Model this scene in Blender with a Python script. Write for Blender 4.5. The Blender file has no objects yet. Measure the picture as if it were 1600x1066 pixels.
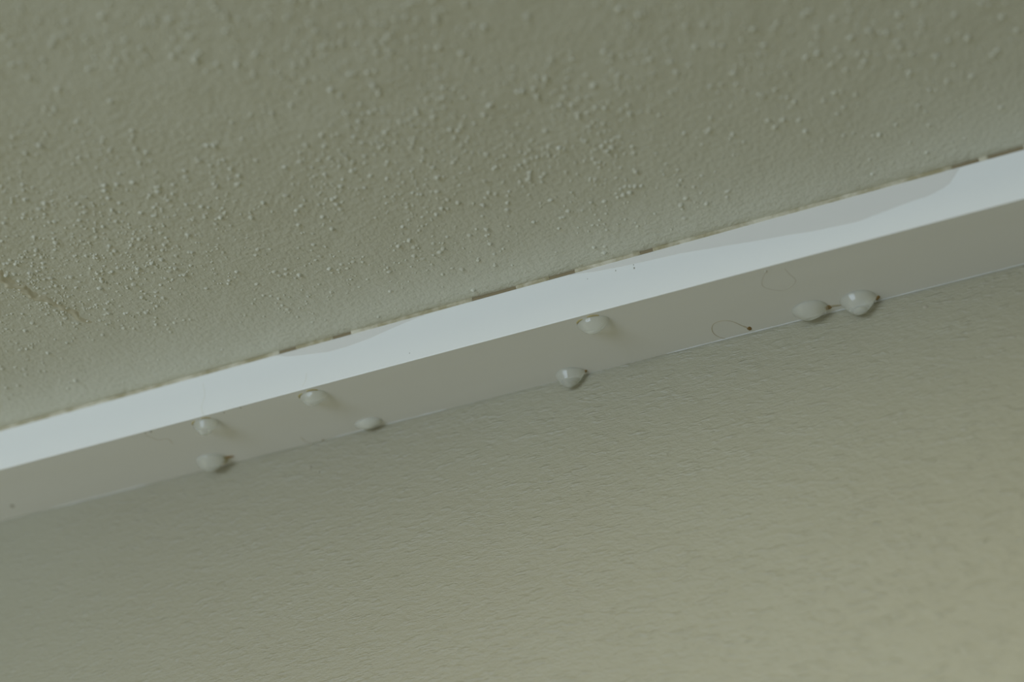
import bpy, bmesh, math, random
import numpy as np
from mathutils import Vector, Matrix, noise as mn
C = bpy.context.scene.collection
S = bpy.context.scene

# ---------------------------------------------------------------- camera
# World: X runs along the trim, +Y goes into the wall, Z is up.
# z = 0 is the underside of the trim, y = 0 its front face.
FPX = 2200.0                      # focal length in pixels of a 1600 px wide frame
PITCH = math.radians(34.0)        # the camera looks up
DIST = 0.342
VPX = (-6000.0, 2324.0)           # where the long edges meet, far to the left
v = Vector((VPX[0]-800.0, -(VPX[1]-533.0), FPX)).normalized()
Xc = -v                           # world X in camera terms (right, up, forward)
s = math.sin(PITCH)
# solve Zc=(a,b,s), unit, perpendicular to Xc
A_ = Xc.x**2 + Xc.y**2; B_ = 2*Xc.x*Xc.z*s; C_ = (Xc.z*s)**2 - Xc.y**2*(1-s*s)
a = (-B_ - math.sqrt(max(0, B_*B_-4*A_*C_)))/(2*A_)
b = -(Xc.z*s + Xc.x*a)/Xc.y
if b < 0:
    a = (-B_ + math.sqrt(B_*B_-4*A_*C_))/(2*A_); b = -(Xc.z*s + Xc.x*a)/Xc.y
Zc = Vector((a, b, s))
Yc = Vector((-(Zc.y*Xc.z-Zc.z*Xc.y), -(Zc.z*Xc.x-Zc.x*Xc.z), -(Zc.x*Xc.y-Zc.y*Xc.x)))
if Yc.z < 0: Yc = -Yc
right = Vector((Xc.x, Yc.x, Zc.x)); up = Vector((Xc.y, Yc.y, Zc.y)); fwd = Vector((Xc.z, Yc.z, Zc.z))

def ray(px, py):
    return (right*((px-800.0)/FPX) + up*(-(py-533.0)/FPX) + fwd)
CAM = -ray(800, 522.3)*DIST       # the front lower edge passes through the origin
def on_plane(px, py, axis, val):
    r = ray(px, py); t = (val-CAM[axis])/r[axis]
    return CAM + r*t
GAP = 0.00095                            # open joint between trim and ceiling
H = on_plane(800, 453.0, 1, 0.0).z+GAP   # height of the ceiling over the trim's underside
DEP = on_plane(800, 613.8, 2, 0.0).y     # depth of the underside
DROP_DEPTH = (on_plane(400, 629, 2, 0) - CAM).dot(fwd)
print('H', H, 'DEP', DEP, 'cam', CAM, 'right', right, 'up', up, 'fwd', fwd)

cam = bpy.data.cameras.new('camera'); co = bpy.data.objects.new('camera', cam); C.objects.link(co)
M = Matrix((right, up, -fwd)).transposed().to_4x4(); M.translation = CAM
co.matrix_world = M
cam.sensor_width = 36.0; cam.lens = FPX/1600*36.0
cam.clip_start = 0.005; cam.clip_end = 50
cam.dof.use_dof = True
cam.dof.focus_distance = DROP_DEPTH-0.019
cam.dof.aperture_fstop = 6.3
S.camera = co

# ---------------------------------------------------------------- light
S.view_settings.view_transform = 'Standard'; S.view_settings.look = 'None'
S.view_settings.gamma = 1; S.view_settings.exposure = 0.0
w = bpy.data.worlds.new('world'); S.world = w; w.use_nodes = True
nt = w.node_tree; nt.nodes.clear()
wo = nt.nodes.new('ShaderNodeOutputWorld'); bg = nt.nodes.new('ShaderNodeBackground')
tc = nt.nodes.new('ShaderNodeTexCoord'); sx = nt.nodes.new('ShaderNodeSeparateXYZ')
rp = nt.nodes.new('ShaderNodeValToRGB'); mr = nt.nodes.new('ShaderNodeMapRange')
mr.inputs['From Min'].default_value = -1; mr.inputs['From Max'].default_value = 1
nt.links.new(tc.outputs['Generated'], sx.inputs[0]); nt.links.new(sx.outputs['Z'], mr.inputs['Value'])
nt.links.new(mr.outputs[0], rp.inputs[0]); nt.links.new(rp.outputs[0], bg.inputs[0]); nt.links.new(bg.outputs[0], wo.inputs[0])
e = rp.color_ramp.elements
e[0].position = 0.0; e[0].color = (0.075, 0.07, 0.042, 1)
e[1].position = 0.62; e[1].color = (0.33, 0.42, 0.44, 1)
el = e.new(0.36); el.color = (0.15, 0.145, 0.095, 1)
bg.inputs[1].default_value = 1.0

def area(name, loc, target, sx_, sy_, power, col):
    l = bpy.data.lights.new(name, 'AREA'); l.shape = 'RECTANGLE'; l.size = sx_; l.size_y = sy_
    l.energy = power; l.color = col
    o = bpy.data.objects.new(name, l); C.objects.link(o); o.location = loc
    o.rotation_euler = (Vector(target)-Vector(loc)).to_track_quat('-Z', 'Y').to_euler()
    return o
# main daylight window behind the camera on the left, its head just below the ceiling
area('window_light_back', (-0.9, -2.2, -0.50), (-0.1, 0, -0.35), 1.3, 0.95, 26, (0.80, 0.985, 1.27))
# added fill close on the left, brightens the underside towards its left end
area('fill_light_left', (-0.62, -0.36, -0.44), (-0.1, -0.05, 0), 0.40, 0.40, 0.66, (1.0, 0.985, 0.78))
# unseen downward light added above the camera, brightens the wall lower down
area('fill_light_top', (0.09, -0.30, H-0.006), (0.09, -0.30, -1.0), 0.36, 0.26, 1.45, (1.0, 0.985, 0.78))

# ---------------------------------------------------------------- helpers
def link(name, me, mat=None, parent=None):
    o = bpy.data.objects.new(name, me); C.objects.link(o)
    if mat: me.materials.append(getattr(mat, 'm', mat))
    if parent: o.parent = parent
    return o
def mesh_np(name, V, F, smooth=True):
    me = bpy.data.meshes.new(name)
    me.from_pydata([tuple(p) for p in V], [], [tuple(f) for f in F])
    me.validate(); me.update()
    if smooth: me.polygons.foreach_set('use_smooth', [True]*len(me.polygons))
    return me
def from_bm(name, bm, smooth=False):
    bmesh.ops.recalc_face_normals(bm, faces=bm.faces)
    me = bpy.data.meshes.new(name); bm.to_mesh(me); bm.free()
    if smooth: me.polygons.foreach_set('use_smooth', [True]*len(me.polygons))
    return me
def tag(o, label=None, cat=None, group=None, kind=None):
    if label: o['label'] = label
    if cat: o['category'] = cat
    if group: o['group'] = group
    if kind: o['kind'] = kind
    return o

class Mat:
    """small node-tree builder around one Principled shader, object coordinates in metres"""
    def __init__(self, name, col, rough=0.5, spec=0.5):
        self.m = bpy.data.materials.new(name); self.m.use_nodes = True
        self.t = self.m.node_tree; self.p = self.t.nodes['Principled BSDF']
        self.p.inputs['Base Color'].default_value = (*col, 1); self.p.inputs['Roughness'].default_value = rough
        self.p.inputs['Specular IOR Level'].default_value = spec
        self.tc = self.t.nodes.new('ShaderNodeTexCoord')
    def n(self, kind, **kw):
        nd = self.t.nodes.new(kind)
        for k, v_ in kw.items():
            if hasattr(nd, k): setattr(nd, k, v_)
            else: nd.inputs[k].default_value = v_
        return nd
    def l(self, o, i): self.t.links.new(o, i)
    def coords(self, scale=(1, 1, 1), rot=(0, 0, 0)):
        mp = self.n('ShaderNodeMapping'); mp.inputs['Scale'].default_value = scale; mp.inputs['Rotation'].default_value = rot
        self.l(self.tc.outputs['Object'], mp.inputs[0]); return mp.outputs[0]
    def noise(self, co_, scale, detail=2, rough=0.5):
        nd = self.n('ShaderNodeTexNoise'); nd.inputs['Scale'].default_value = scale
        nd.inputs['Detail'].default_value = detail; nd.inputs['Roughness'].default_value = rough
        self.l(co_, nd.inputs['Vector']); return nd.outputs[0]
    def bump(self, height, dist, strength=1.0, prev=None):
        nd = self.n('ShaderNodeBump'); nd.inputs['Strength'].default_value = strength; nd.inputs['Distance'].default_value = dist
        self.l(height, nd.inputs['Height'])
        if prev is not None: self.l(prev, nd.inputs['Normal'])
        self.l(nd.outputs[0], self.p.inputs['Normal']); return nd.outputs[0]
    def mix(self, fac, c1, c2, target=True):
        nd = self.n('ShaderNodeMix', data_type='RGBA'); self.l(fac, nd.inputs['Factor'])
        for c, i in ((c1, 6), (c2, 7)):
            if isinstance(c, tuple): nd.inputs[i].default_value = (*c, 1)
            else: self.l(c, nd.inputs[i])
        if target: self.l(nd.outputs[2], self.p.inputs['Base Color'])
        return nd.outputs[2]
    def ramp(self, x, p0, p1):
        nd = self.n('ShaderNodeMapRange'); nd.inputs['From Min'].default_value = p0; nd.inputs['From Max'].default_value = p1
        nd.clamp = True; self.l(x, nd.inputs['Value']); return nd.outputs[0]

# ---------------------------------------------------------------- materials
mc = Mat('ceiling_paint', (0.67, 0.665, 0.535), 0.32, 0.5)
co_ = mc.coords()
mc.mix(mc.ramp(mc.noise(co_, 9, 3), 0.35, 0.7), (0.67, 0.665, 0.535), (0.64, 0.63, 0.50))
b1 = mc.bump(mc.noise(co_, 700, 3, 0.6), 0.00034, 1.0)
mc.bump(mc.noise(co_, 60, 2), 0.0015, 0.5, b1)

mw = Mat('wall_paint', (0.30, 0.28, 0.21), 0.46, 0.5)
co_ = mw.coords((1, 1, 1.0), (0, math.radians(-14), 0))
mw.mix(mw.ramp(mw.noise(co_, 11, 3), 0.35, 0.7), (0.315, 0.295, 0.20), (0.30, 0.275, 0.183))
cs = mw.coords((0.6, 1, 1.35), (0, math.radians(9), 0))
b1 = mw.bump(mw.noise(cs, 640, 3, 0.7), 0.00030, 1.0)
b1 = mw.bump(mw.ramp(mw.noise(mw.coords((0.5, 1.3, 1.8), (0, math.radians(14), 0)), 480, 2, 0.6), 0.55, 0.72), 0.00013, 1.0, b1)
mw.bump(mw.noise(cs, 70, 2), 0.0008, 0.35, b1)

mt = Mat('white_gloss_paint', (0.80, 0.79, 0.71), 0.42, 0.5)
co_ = mt.coords((0.15, 1, 1))
mt.bump(mt.noise(co_, 90, 2), 0.0004, 0.35)

msm = Mat('grey_smear_paint', (0.70, 0.67, 0.58), 0.5, 0.4)
mcb = Mat('old_sealant', (0.36, 0.33, 0.22), 0.7, 0.3)
co_ = mcb.coords()
fac = mcb.ramp(mcb.noise(co_, 130, 4, 0.7), 0.40, 0.62)
mcb.mix(fac, (0.36, 0.31, 0.17), (0.60, 0.55, 0.40))
mcb.bump(mcb.noise(co_, 900, 3), 0.0003, 0.8)
mdk = Mat('joint_dirt', (0.25, 0.20, 0.11), 0.9, 0.2)
mln = Mat('wall_joint_paint', (0.46, 0.45, 0.37), 0.35, 0.5)
mst = Mat('brown_water_stain', (0.36, 0.23, 0.08), 0.4, 0.5)
mrg = Mat('dried_ring', (0.56, 0.50, 0.36), 0.5, 0.4)
mrg3 = Mat('faint_ring', (0.66, 0.63, 0.54), 0.5, 0.4)
mys = Mat('yellow_residue', (0.44, 0.37, 0.17), 0.5, 0.4)
mrg2 = Mat('brown_spot', (0.25, 0.15, 0.04), 0.5, 0.4)
mfl = Mat('pale_drip_streak', (0.76, 0.74, 0.63), 0.4, 0.4)
mdg = Mat('dark_speck', (0.36, 0.33, 0.24), 0.8, 0.2)

mdr = Mat('cloudy_water', (0.95, 0.95, 0.84), 0.02, 0.5)
mdr.p.inputs['IOR'].default_value = 1.36
mdr.p.inputs['Transmission Weight'].default_value = 0.70
mdr.p.inputs['Specular IOR Level'].default_value = 0.7
tr = mdr.t.nodes.new('ShaderNodeBsdfTransparent'); mx = mdr.t.nodes.new('ShaderNodeMixShader'); mx.inputs[0].default_value = 0.24
mdr.l(mdr.p.outputs[0], mx.inputs[1]); mdr.l(tr.outputs[0], mx.inputs[2])
mdr.l(mx.outputs[0], mdr.t.nodes['Material Output'].inputs[0])

mml = mdr.m.copy(); mml.name = 'milky_water'
mml.node_tree.nodes['Principled BSDF'].inputs['Transmission Weight'].default_value = 0.5
mml.node_tree.nodes['Principled BSDF'].inputs['Roughness'].default_value = 0.25

# ---------------------------------------------------------------- ceiling
random.seed(4); rng = np.random.default_rng(7)
def ceil_pt(px, py):
    p = on_plane(px, py, 2, H); return p.x, p.y
X0, X1, Y0, Y1 = -1.6, 1.6, -2.6, DEP+0.15
V = []; F = []
def dome(cx, cy, rx, ry, h, ang, n=10, rings=(1.0, 0.8, 0.58, 0.36, 0.16)):
    base = len(V); ca, sa = math.cos(ang), math.sin(ang)
    for r in rings:
        z = h*(0.5+0.5*math.cos(math.pi*r))**0.8
        for k in range(n):
            t = 2*math.pi*k/n; lx, ly = rx*r*math.cos(t), ry*r*math.sin(t)
            V.append((cx+lx*ca-ly*sa, cy+lx*sa+ly*ca, H+0.000004-z))
    V.append((cx, cy, H-h))
    for i in range(len(rings)-1):
        for k in range(n):
            a0 = base+i*n+k; a1 = base+i*n+(k+1) % n
            F.append((a0, a1, a1+n, a0+n))
    t0 = base+(len(rings)-1)*n
    for k in range(n): F.append((t0+k, t0+(k+1) % n, base+len(rings)*n))
# base slab: subdivided only where it shows
gx = [X0, -0.5]+list(np.linspace(-0.4, 0.3, 29))+[0.5, X1]; gy = [Y0, -0.5]+list(np.linspace(-0.3, DEP, 15))+[Y1]
for y in gy:
    for x in gx: V.append((x, y, H))
nx = len(gx)
for j in range(len(gy)-1):
    for i in range(nx-1): F.append((j*nx+i, j*nx+i+1, (j+1)*nx+i+1, (j+1)*nx+i))
nb = len(V)
for (x, y) in ((X0, Y0), (X1, Y0), (X1, Y1), (X0, Y1)): V.append((x, y, H+0.1))
F.append((nb, nb+1, nb+2, nb+3))
cnt = 0; tries = 0
while cnt < 8200 and tries < 150000:
    tries += 1
    if tries % 5: x = random.uniform(-0.20, 0.17); y = random.uniform(-0.125, -0.0025)
    else: x = random.uniform(-0.36, 0.28); y = random.uniform(-0.24, -0.0025)
    d = mn.noise(Vector((x*26, y*26, 1.3)))*0.5 + mn.noise(Vector((x*90, y*90, 5.3)))*0.55
    edge = min(1.0, max(0.0, (-y-0.006)/0.035))
    p = (0.27+0.8*d)*(0.10+0.90*edge)
    if x > 0.03: p *= max(0.3, 1-(x-0.03)*6)
    if random.random() > p: continue
    r = random.choice((0.00026, 0.00030, 0.00034, 0.0004, 0.0005, 0.00068))*random.uniform(0.85, 1.2)
    dome(x, y, r*random.uniform(1, 1.35), r, r*random.uniform(0.38, 0.70), random.uniform(0, 3.14))
    cnt += 1
for (px, py, r) in ((108, 598, .55), (193, 598, .45), (968, 14, .95), (824, 26, .9), (1186, 148, .7), (1162, 222, .6), (1363, 272, .6), (1136, 308, .6), (1512, 60, .9),
                    (1564, 168, .75), (1128, 72, .8), (722, 84, .8), (695, 168, .7), (30, 452, .6), (46, 540, .45), (260, 508, .5), (888, 330, .8), (604, 318, .5), (240, 28, .8)):
    x, y = ceil_pt(px, py); dome(x, y, r*.001, r*.0009, r*.0005, 0.3, 12)
ceil = link('ceiling', mesh_np('ceiling', V, F), mc); tag(ceil, 'grey-green painted ceiling speckled with small paint nibs', 'ceiling', kind='structure')
# raised crack ridge at the left of the ceiling
V = []; F = []
mcr = Mat('crack_filler', (0.60, 0.565, 0.41), 0.5, 0.5)
cl = [Vector(ceil_pt(*p)) for p in ((-60, 405), (-14, 424), (12, 441), (34, 452), (58, 465), (86, 474), (112, 488), (140, 506))]
NU, NV = 90, 17
for i in range(NU+1):
    u = i/NU*(len(cl)-1); k = min(int(u), len(cl)-2); f = u-k
    q = cl[k].lerp(cl[k+1], f); d_ = (cl[k+1]-cl[k]).normalized(); nn = Vector((-d_.y, d_.x))
    env = math.sin(math.pi*min(1, i/NU))**0.5
    for j in range(NV):
        sft = (j/(NV-1)-0.5)*2; p = q+nn*(sft*0.0019*(1.1-0.6*i/NU)*(1+0.5*mn.noise(Vector((i*0.3, 8, 0))))+0.0012*mn.noise(Vector((i*0.15, 2, 0))))
        hh = max(0.0, (0.5+0.9*mn.noise(Vector((p.x*420, p.y*420, 2)))))*0.0008*env*max(0, math.cos(sft*math.pi/2))**1.6
        V.append((p.x, p.y, H+0.000004-hh))
for i in range(NU):
    for j in range(NV-1):
        a0 = i*NV+j; F.append((a0, a0+1, a0+NV+1, a0+NV))
tag(link('crack_ridge', mesh_np('crack_ridge', V, F), mcr, ceil), 'yellowish raised crack ridge')

# ---------------------------------------------------------------- wall (gently uneven plaster)
V = []; F = []
zs = [H+0.05, 0.03, 0.0, -0.01, -0.02, -0.035, -0.05, -0.07, -0.09, -0.12, -0.15, -0.2, -0.3, -0.5, -1.0, -2.4]
xs = [-1.6, -0.8, -0.5]+list(np.linspace(-0.4, 0.3, 36))+[0.5, 0.8, 1.6]
for z in zs:
    for x in xs:
        off = mn.noise(Vector((x*14, z*14, 3)))*0.0007 if z < -0.005 and z > -0.6 else 0
        V.append((x, DEP+off, z))
nx = len(xs)
for j in range(len(zs)-1):
    for i in range(nx-1): F.append((j*nx+i, (j+1)*nx+i, (j+1)*nx+i+1, j*nx+i+1))
nb = len(V)
for (x, z) in ((-1.6, H+0.05), (-1.6, -2.4), (1.6, -2.4), (1.6, H+0.05)): V.append((x, DEP+0.12, z))
F.append((nb, nb+3, nb+2, nb+1))
wall = link('wall_back', mesh_np('wall_back', V, F), mw); tag(wall, 'beige painted wall with faint roller texture below the white trim', 'wall', kind='structure')

# ---------------------------------------------------------------- trim
bm = bmesh.new()
prof = [(0.0, H-GAP-0.0002), (0.0002, H-GAP), (DEP+0.01, H-GAP), (DEP+0.01, 0.0), (0.00014, 0.0), (0.00004, 0.00004), (0.0, 0.00014)]
L = 1.6
ring = [[bm.verts.new((x, y, z)) for (y, z) in prof] for x in (-L, L)]
n = len(prof)
for k in range(n): bm.faces.new((ring[0][k], ring[0][(k+1) % n], ring[1][(k+1) % n], ring[1][k]))
bm.faces.new(ring[0]); bm.faces.new(ring[1])
trim = link('trim_1', from_bm('trim_1', bm), mt); tag(trim, 'white gloss painted square trim running along the top of the wall', 'trim', kind='structure')

def fx(px, py=None):
    """world x on the trim's top front edge under image column px"""
    return on_plane(px, 673-0.275*px, 1, 0.0).x
# dirt at the back of the open joint
bm = bmesh.new(); bmesh.ops.create_cube(bm, size=1)
for v_ in bm.verts: v_.co = Vector((v_.co.x*2*L, 0.0022+v_.co.y*0.001, H-GAP/2+v_.co.z*(GAP+0.00004)))
link('joint_filler', from_bm('joint_filler', bm), mdk, trim)
# sealant bead along the joint with broken-out stretches
gaps = [(436, 462), (520, 548), (738, 806), (858, 898), (1000, 1020), (1488, 1530), (1545, 1600)]
def bead(x0, x1, seed, name='sealant_bead'):
    V = []; F = []; nseg = max(8, int((x1-x0)/0.0006)); m = 7
    for i in range(nseg+1):
        t = i/nseg; x = x0+(x1-x0)*t
        wv = mn.noise(Vector((x*160, seed, 0)))*0.5+mn.noise(Vector((x*600, seed, 3)))*0.5
        wv2 = mn.noise(Vector((x*260, seed, 9)))
        taper = min(1, min(i, nseg-i)/2.0+0.15)
        r = 0.00052*(1+0.45*wv)*taper; dn = 0.00060*(1+0.5*wv2)*taper
        for k in range(m):
            q = math.pi*k/(m-1)     # from ceiling round to the trim face
            y = 0.00035-r*math.sin(q)*0.75-(0.0004*(1-k/(m-1)))
            z = H+0.00004-(GAP+dn*0.35)*(k/(m-1))
            if k == m-1: y = 0.0001
            V.append((x, y, z))
    for i in range(nseg):
        for k in range(m-1):
            a0 = i*m+k; F.append((a0, a0+1, a0+m+1, a0+m))
    return mesh_np(name, V, F)
edges = [fx(g) for pr in gaps for g in pr]
stretch = [(-0.6, edges[0])]+[(edges[i], edges[i+1]) for i in range(1, len(edges)-1, 2)]+[(edges[-1], 0.5)]
for i, (x0, x1) in enumerate(stretch): link('sealant_bead', bead(x0, x1, i*3.1), mcb, trim)
# dirt crusts in the broken-out stretches
for i, (g0, g1) in enumerate(gaps):
    me = bead(fx(g0)-0.0004, fx(g1)+0.0004, 50+i, 'joint_crust')
    for v_ in me.vertices: v_.co.y = v_.co.y*0.6+0.0002
    link('joint_crust', me, mdk, trim)

# grey paint smears on the face: outlines given as (image column, drop below the top edge / face height)
def smear(pts, th=0.00006):
    bm = bmesh.new(); top = []; bot = []
    N = 60; pxs = [p[0] for p in pts]; fr = [p[1] for p in pts]
    for i in range(N+1):
        px = pxs[0]+(pxs[-1]-pxs[0])*i/N
        f = float(np.interp(px, pxs, fr))+0.02*mn.noise(Vector((px*0.02, 0, 7)))*(0 < i < N)
        x = fx(px); zt = H-GAP-0.0003
        top.append(x); bot.append(max(zt-(zt)*max(f, 0.001), 0.001))
    rows = []
    for i in range(N+1):
        zt = H-GAP-0.0003
        rows.append([bm.verts.new((top[i], 0.00001, zt)), bm.verts.new((top[i], -th, zt-0.00004)),
                     bm.verts.new((top[i], -th, bot[i]+0.00006)), bm.verts.new((top[i], 0.00001, bot[i]))])
    for i in range(N):
        for k in range(3): bm.faces.new((rows[i][k], rows[i][k+1], rows[i+1][k+1], rows[i+1][k]))
    return from_bm('paint_smear', bm)
sm1 = smear([(428, 0), (450, .10), (480, .17), (515, .27), (540, .26), (580, .20), (620, .09), (662, 0)])
sm2 = smear([(890, 0), (930, .08), (970, .14), (1060, .20), (1110, .28), (1180, .38), (1260, .50), (1330, .56), (1395, .46), (1440, .43), (1475, .30), (1498, .02)])
for sm in (sm1, sm2): tag(link('paint_smear', sm, msm, trim), 'thin pinkish grey paint smear')

# pale paint line where the underside meets the wall
def line(px0, px1, r, seed):
    V = []; F = []
    P = [on_plane(px, 815-0.2515*px, 2, 0.0).x for px in (px0, px1)]
    nseg = 160
    for i in range(nseg+1):
        x = P[0]+(P[1]-P[0])*i/nseg
        rr = r*(1+0.6*mn.noise(Vector((x*220, seed, 0))))*min(1, min(i, nseg-i)/6+0.1)
        rr = max(rr, 0.00001)
        V += [(x, DEP-rr, 0.00001), (x, DEP-rr*0.85, -rr*0.7), (x, DEP-rr*0.2, -rr), (x, DEP+0.0004, -rr)]
    for i in range(nseg):
        for k in range(3): F.append((i*4+k, i*4+k+1, i*4+k+5, i*4+k+4))
    return mesh_np('joint_line', V, F)
for (q0, q1, r, sd) in ((1040, 1640, .00026, 1), (80, 230, .00022, 4), (520, 700, .00016, 6)):
    tag(link('joint_line', line(q0, q1, r, sd), mln, trim), 'pale paint line along the wall joint')

# ---------------------------------------------------------------- stains and specks on the trim
def blob_ring(pts, w_, name, mat, plane='under', closed=True, th=0.00005, label=None, wv=None, parent=None):
    """a thin raised line through image points that lie on the trim; a dried edge of a drip"""
    P = []
    for (px, py) in pts:
        P.append(on_plane(px, py, 2, 0.0) if plane == 'under' else on_plane(px, py, 1, 0.0))
    k = len(P); Q = []; W = []
    rngk = range(k if closed else k-1)
    for i in rngk:                       # Catmull-Rom
        p0 = P[(i-1) % k] if closed or i > 0 else P[i]; p1 = P[i]; p2 = P[(i+1) % k]; p3 = P[(i+2) % k] if closed or i+2 < k else P[(i+1) % k]
        for j in range(6):
            t = j/6; Q.append(0.5*((2*p1)+(p2-p0)*t+(2*p0-5*p1+4*p2-p3)*t*t+(3*p1-p0-3*p2+p3)*t**3))
            W.append(1.0 if wv is None else wv[i]*(1-t)+wv[(i+1) % k]*t)
    if not closed: Q.append(P[-1]); W.append(1.0 if wv is None else wv[-1])
    V = []; F = []; nrm = Vector((0, 0, -1)) if plane == 'under' else Vector((0, -1, 0))
    nq = len(Q)
    for i, q in enumerate(Q):
        a_ = Q[(i-1) % nq] if closed or i else Q[0]; b_ = Q[(i+1) % nq] if closed or i < nq-1 else Q[-1]
        t = (b_-a_).normalized(); s_ = t.cross(nrm); ww = w_*W[i]*(1+0.3*mn.noise(q*900))
        V += [q+s_*ww-nrm*0.00001, q+s_*ww*0.5+nrm*th, q-s_*ww*0.5+nrm*th, q-s_*ww-nrm*0.00001]
    for i in range(nq if closed else nq-1):
        j = (i+1) % nq
        for c in range(3): F.append((i*4+c, i*4+c+1, j*4+c+1, j*4+c))
    return link(name, mesh_np(name, V, F), mat, parent)
def spot(px, py, rx, ry, name, mat, plane='under', th=0.00012, ang=0.0, parent=None):
    p = on_plane(px, py, 2, 0.0) if plane == 'under' else (on_plane(px, py, 1, 0.0) if plane == 'face' else on_plane(px, py, 1, DEP))
    V = []; F = []; n = 16; ca, sa = math.cos(ang), math.sin(ang)
    for r in (1, .7, .35):
        for k in range(n):
            t = 2*math.pi*k/n; q = 1+0.25*mn.noise(Vector((math.cos(t)*1.5+px, math.sin(t)*1.5+py, 0)))
            u_, v_ = rx*r*q*math.cos(t), ry*r*q*math.sin(t); u_, v_ = u_*ca-v_*sa, u_*sa+v_*ca
            hgt = th*(1-r*r)-0.000004
            V.append((p.x+u_, p.y+v_, -hgt) if plane == 'under' else (p.x+u_, p.y-hgt, p.z+v_))
    V.append((p.x, p.y, -th) if plane == 'under' else (p.x, p.y-th, p.z))
    for i in range(2):
        for k in range(n): F.append((i*n+k, i*n+(k+1) % n, (i+1)*n+(k+1) % n, (i+1)*n+k))
    for k in range(n): F.append((2*n+k, 2*n+(k+1) % n, 3*n))
    return link(name, mesh_np(name, V, F), mat, parent)

r1 = blob_ring([(1170, 513), (1158, 508.5), (1147, 503.5), (1136, 501), (1124, 502), (1115, 506), (1112, 513), (1115, 521), (1124, 527), (1138, 530)], 0.00013, 'dried_drip_mark', mrg, closed=False,
               wv=[2.0, 1.2, .9, .8, .8, .8, .8, .8, .8, .7])
tag(r1, 'dried brown drip mark with a curled tail and dark spot on the trim underside', 'stain')
spot(1171, 513.5, .0006, .0009, 'brown_spot', mrg2, parent=r1)
r2 = blob_ring([(1198, 422), (1192, 434), (1191, 446), (1202, 452), (1222, 454), (1236, 448), (1243, 438), (1234, 429), (1226, 420)], 0.00011, 'dried_drip_mark', mrg3, closed=False, th=.00003)
tag(r2, 'faint dried water ring under the front edge of the trim, above the curled drip mark', 'stain')
spot(1197, 424, .0003, .0006, 'brown_spot', mrg3, parent=r2)
r3 = blob_ring([(470, 683), (477, 690), (490, 693), (500, 692), (505, 688)], 0.00011, 'dried_drip_mark', mrg, closed=False, th=.00003)
tag(r3, 'faint short dried drip mark on the underside, below the second front-edge drop', 'stain')
spot(505, 688, .0003, .0005, 'brown_spot', mrg2, parent=r3)
r4 = blob_ring([(228, 681), (238, 684), (248, 688), (262, 686), (270, 694)], 0.00009, 'dried_drip_mark', mrg, closed=False, th=.00003)
tag(r4, 'leftmost faint brownish dried drip mark just behind the front edge of the trim', 'stain')
for (px, py, r) in ((19, 791, .0006), (227, 677, .0002), (236, 674.5, .0003), (350, 645, .0002), (376, 637.5, .0002)):
    spot(px, py, r, r*1.2, 'dirt_speck', mdg, parent=trim)
for (px, py, r) in ((991, 419, .00022), (990, 414, .00013), (962, 423, .00014), (640, 552, .00012), (918, 436, .0001)):
    spot(px, py, r, r*1.6, 'dirt_speck', mdg, 'face', th=.00004, parent=trim)
for (px, py, r) in ((484, 731, .0007), (1446, 480, .0007), (498, 738, .0004)):
    spot(px, py, r, r*.8, 'dirt_speck', mdg, 'wall', th=.0003, parent=wall)
# pale drip streaks running down the face above two of the drops
for pts in ([(317, 600), (320, 618), (315, 636), (318, 650)], [(479, 583), (477, 596), (472, 604)]):
    blob_ring(pts, 0.00016, 'drip_streak', mfl, 'face', False, .00003, parent=trim)

# ---------------------------------------------------------------- water drops
def drop(px, py, wpx, asp, h, skew, label, group, lean=0.0, clipy=None, prof=1.0):
    """pendant drop hanging from the underside; centre of its contact patch given by the picture point"""
    h *= 1.42; c = on_plane(px, py, 2, 0.0)
    dpt = (c-CAM).dot(fwd); rx = wpx/2*dpt/FPX/0.955
    ry = rx*asp; V = []; F = []; n = 40; R = 16
    def pt(r, t):
        # contact outline: a rounded patch with a short tail to the right
        k = 1+skew*max(0, math.cos(t-lean))**6
        zz = -h*(0.45*math.cos(math.pi*min(r, 1)/2)+0.55*(1-r*r)**0.8)
        k = 1+(k-1)*r*r
        x = rx*r*k*math.cos(t); y = ry*r*k*math.sin(t)
        return x, y, zz
    for i in range(R+1):
        r = 1-i/(R+0.0) if i < R else 0
        if i == R: V.append((0, 0, -h)); break
        for k in range(n):
            t = 2*math.pi*k/n; x, y, z = pt(r, t)
            V.append((x, y, z+0.00002*(i == 0)))
    for i in range(R-1):
        for k in range(n): F.append((i*n+k, i*n+(k+1) % n, (i+1)*n+(k+1) % n, (i+1)*n+k))
    for k in range(n): F.append(((R-1)*n+k, (R-1)*n+(k+1) % n, R*n))
    F.append(tuple(range(n)))
    if clipy is not None:
        V = [(x, min(y, clipy-c.y), z) for (x, y, z) in V]
    me = mesh_np('water_drop', V, F)
    bm = bmesh.new(); bm.from_mesh(me); bmesh.ops.recalc_face_normals(bm, faces=bm.faces); bm.to_mesh(me); bm.free()
    o = link('water_drop', me, mdr); o.location = c
    tag(o, label, 'water drop', group)
    return o, rx, ry

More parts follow.
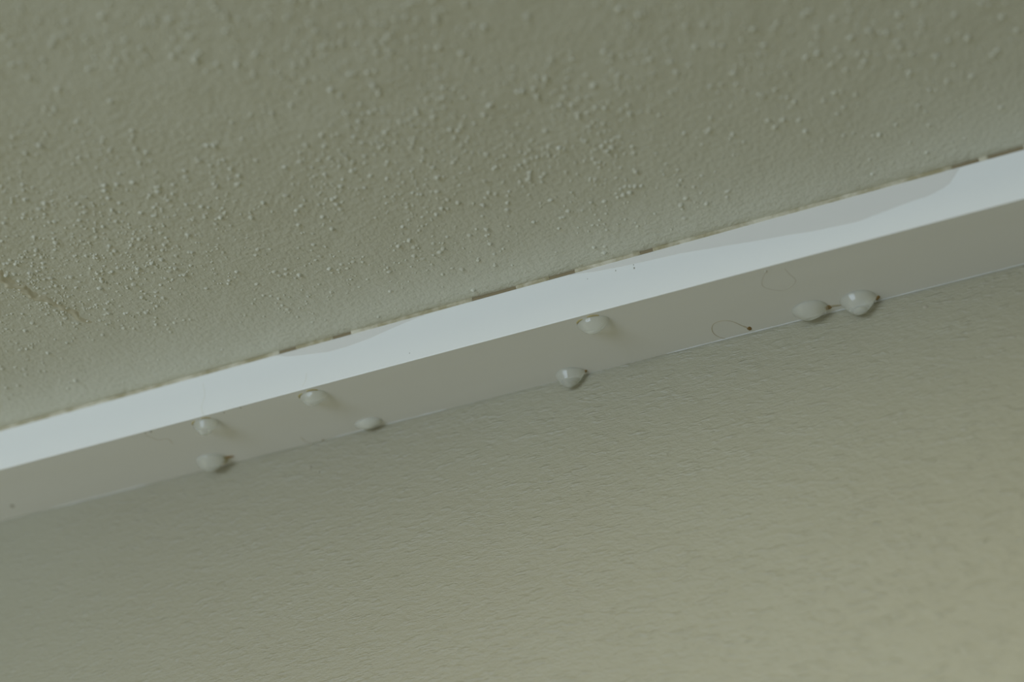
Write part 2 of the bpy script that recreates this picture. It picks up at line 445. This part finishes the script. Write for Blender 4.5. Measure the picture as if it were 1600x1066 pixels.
def residue(o, rx, ry, t0, t1, w_, mat=None, grow=1.0, th=0.00018, name='rust_residue'):
    """arc of yellow-brown residue round the edge of a drop"""
    V = []; F = []; n = 18
    for i in range(n+1):
        u = i/n; t = t0+(t1-t0)*u; e_ = math.sin(math.pi*u)**0.6*w_+0.00002
        for (k, z) in ((-0.5, 0.00001), (-0.1, -th), (0.5, -th), (1.0, 0.00001)):
            rr = 1.0; V.append(((rx*grow+e_*k)*math.cos(t), (ry*grow+e_*k)*math.sin(t), z))
    for i in range(n):
        for c in range(3): F.append((i*4+c, i*4+c+1, i*4+c+5, i*4+c+4))
    return link(name, mesh_np(name, V, F), mat or mst, o)

front = 'water drops along the front edge of the trim'
back = 'water drops along the back edge of the trim'
o, rx, ry = drop(321, 661.5, 40, 0.72, .0026, .10, 'leftmost clear water drop hanging from the front edge of the white trim', front)
residue(o, rx, ry, -2.9, -2.1, .00035, mys); residue(o, rx, ry, -1.5, -0.7, .0003, mys)
o, rx, ry = drop(489, 618.5, 42, 0.72, .0022, .08, 'second front-edge water drop from the left, with yellow residue either side of its top', front)
residue(o, rx, ry, -3.0, -2.1, .0004, mys); residue(o, rx, ry, -1.7, -0.8, .0004, mys)
o, rx, ry = drop(926, 504.5, 49, 0.72, .0022, .08, 'rightmost front-edge water drop, bright glint at its lower right', front)
residue(o, rx, ry, -2.7, -2.0, .0004, mys); residue(o, rx, ry, -1.7, -0.9, .0004, mys)
o, rx, ry = drop(575, 661, 44, 0.62, .0012, .05, 'shallow milky water drop, alone in the middle of the trim underside', back); o.data.materials[0] = mml
o, rx, ry = drop(329, 719, 46, 0.80, .0024, .15, 'leftmost back-edge water drop with an orange-brown tail at its right', back)
residue(o, rx, ry, -0.1, 1.5, .0006, mys, grow=1.0)
residue(o, rx, ry, 0.02, 0.34, .0024, grow=1.12, th=.0001, name='brown_tail')
o, rx, ry = drop(889, 584, 42, 0.80, .0029, .22, 'deep clear pointed water drop near the wall, middle of the back row', back, 0.2)
residue(o, rx, ry, 0.0, 0.35, .0005, grow=1.2)
o, rx, ry = drop(1264, 483, 52, 0.85, .0020, .18, 'water drop touching the wall, with a rusty brown smear on its right', back, 0.5, clipy=DEP)
residue(o, rx, ry, 0.1, 0.6, .0013, grow=1.05, th=.00008)
residue(o, rx, ry, 0.16, 0.36, .0034, grow=1.15, th=.00004, mat=mrg, name='brown_tail')
o, rx, ry = drop(1339, 467, 52, 0.85, .0031, .15, 'rightmost and largest water drop, hanging beside the wall', back, 0.4, clipy=DEP)
residue(o, rx, ry, 0.2, 0.6, .0006, grow=1.2)
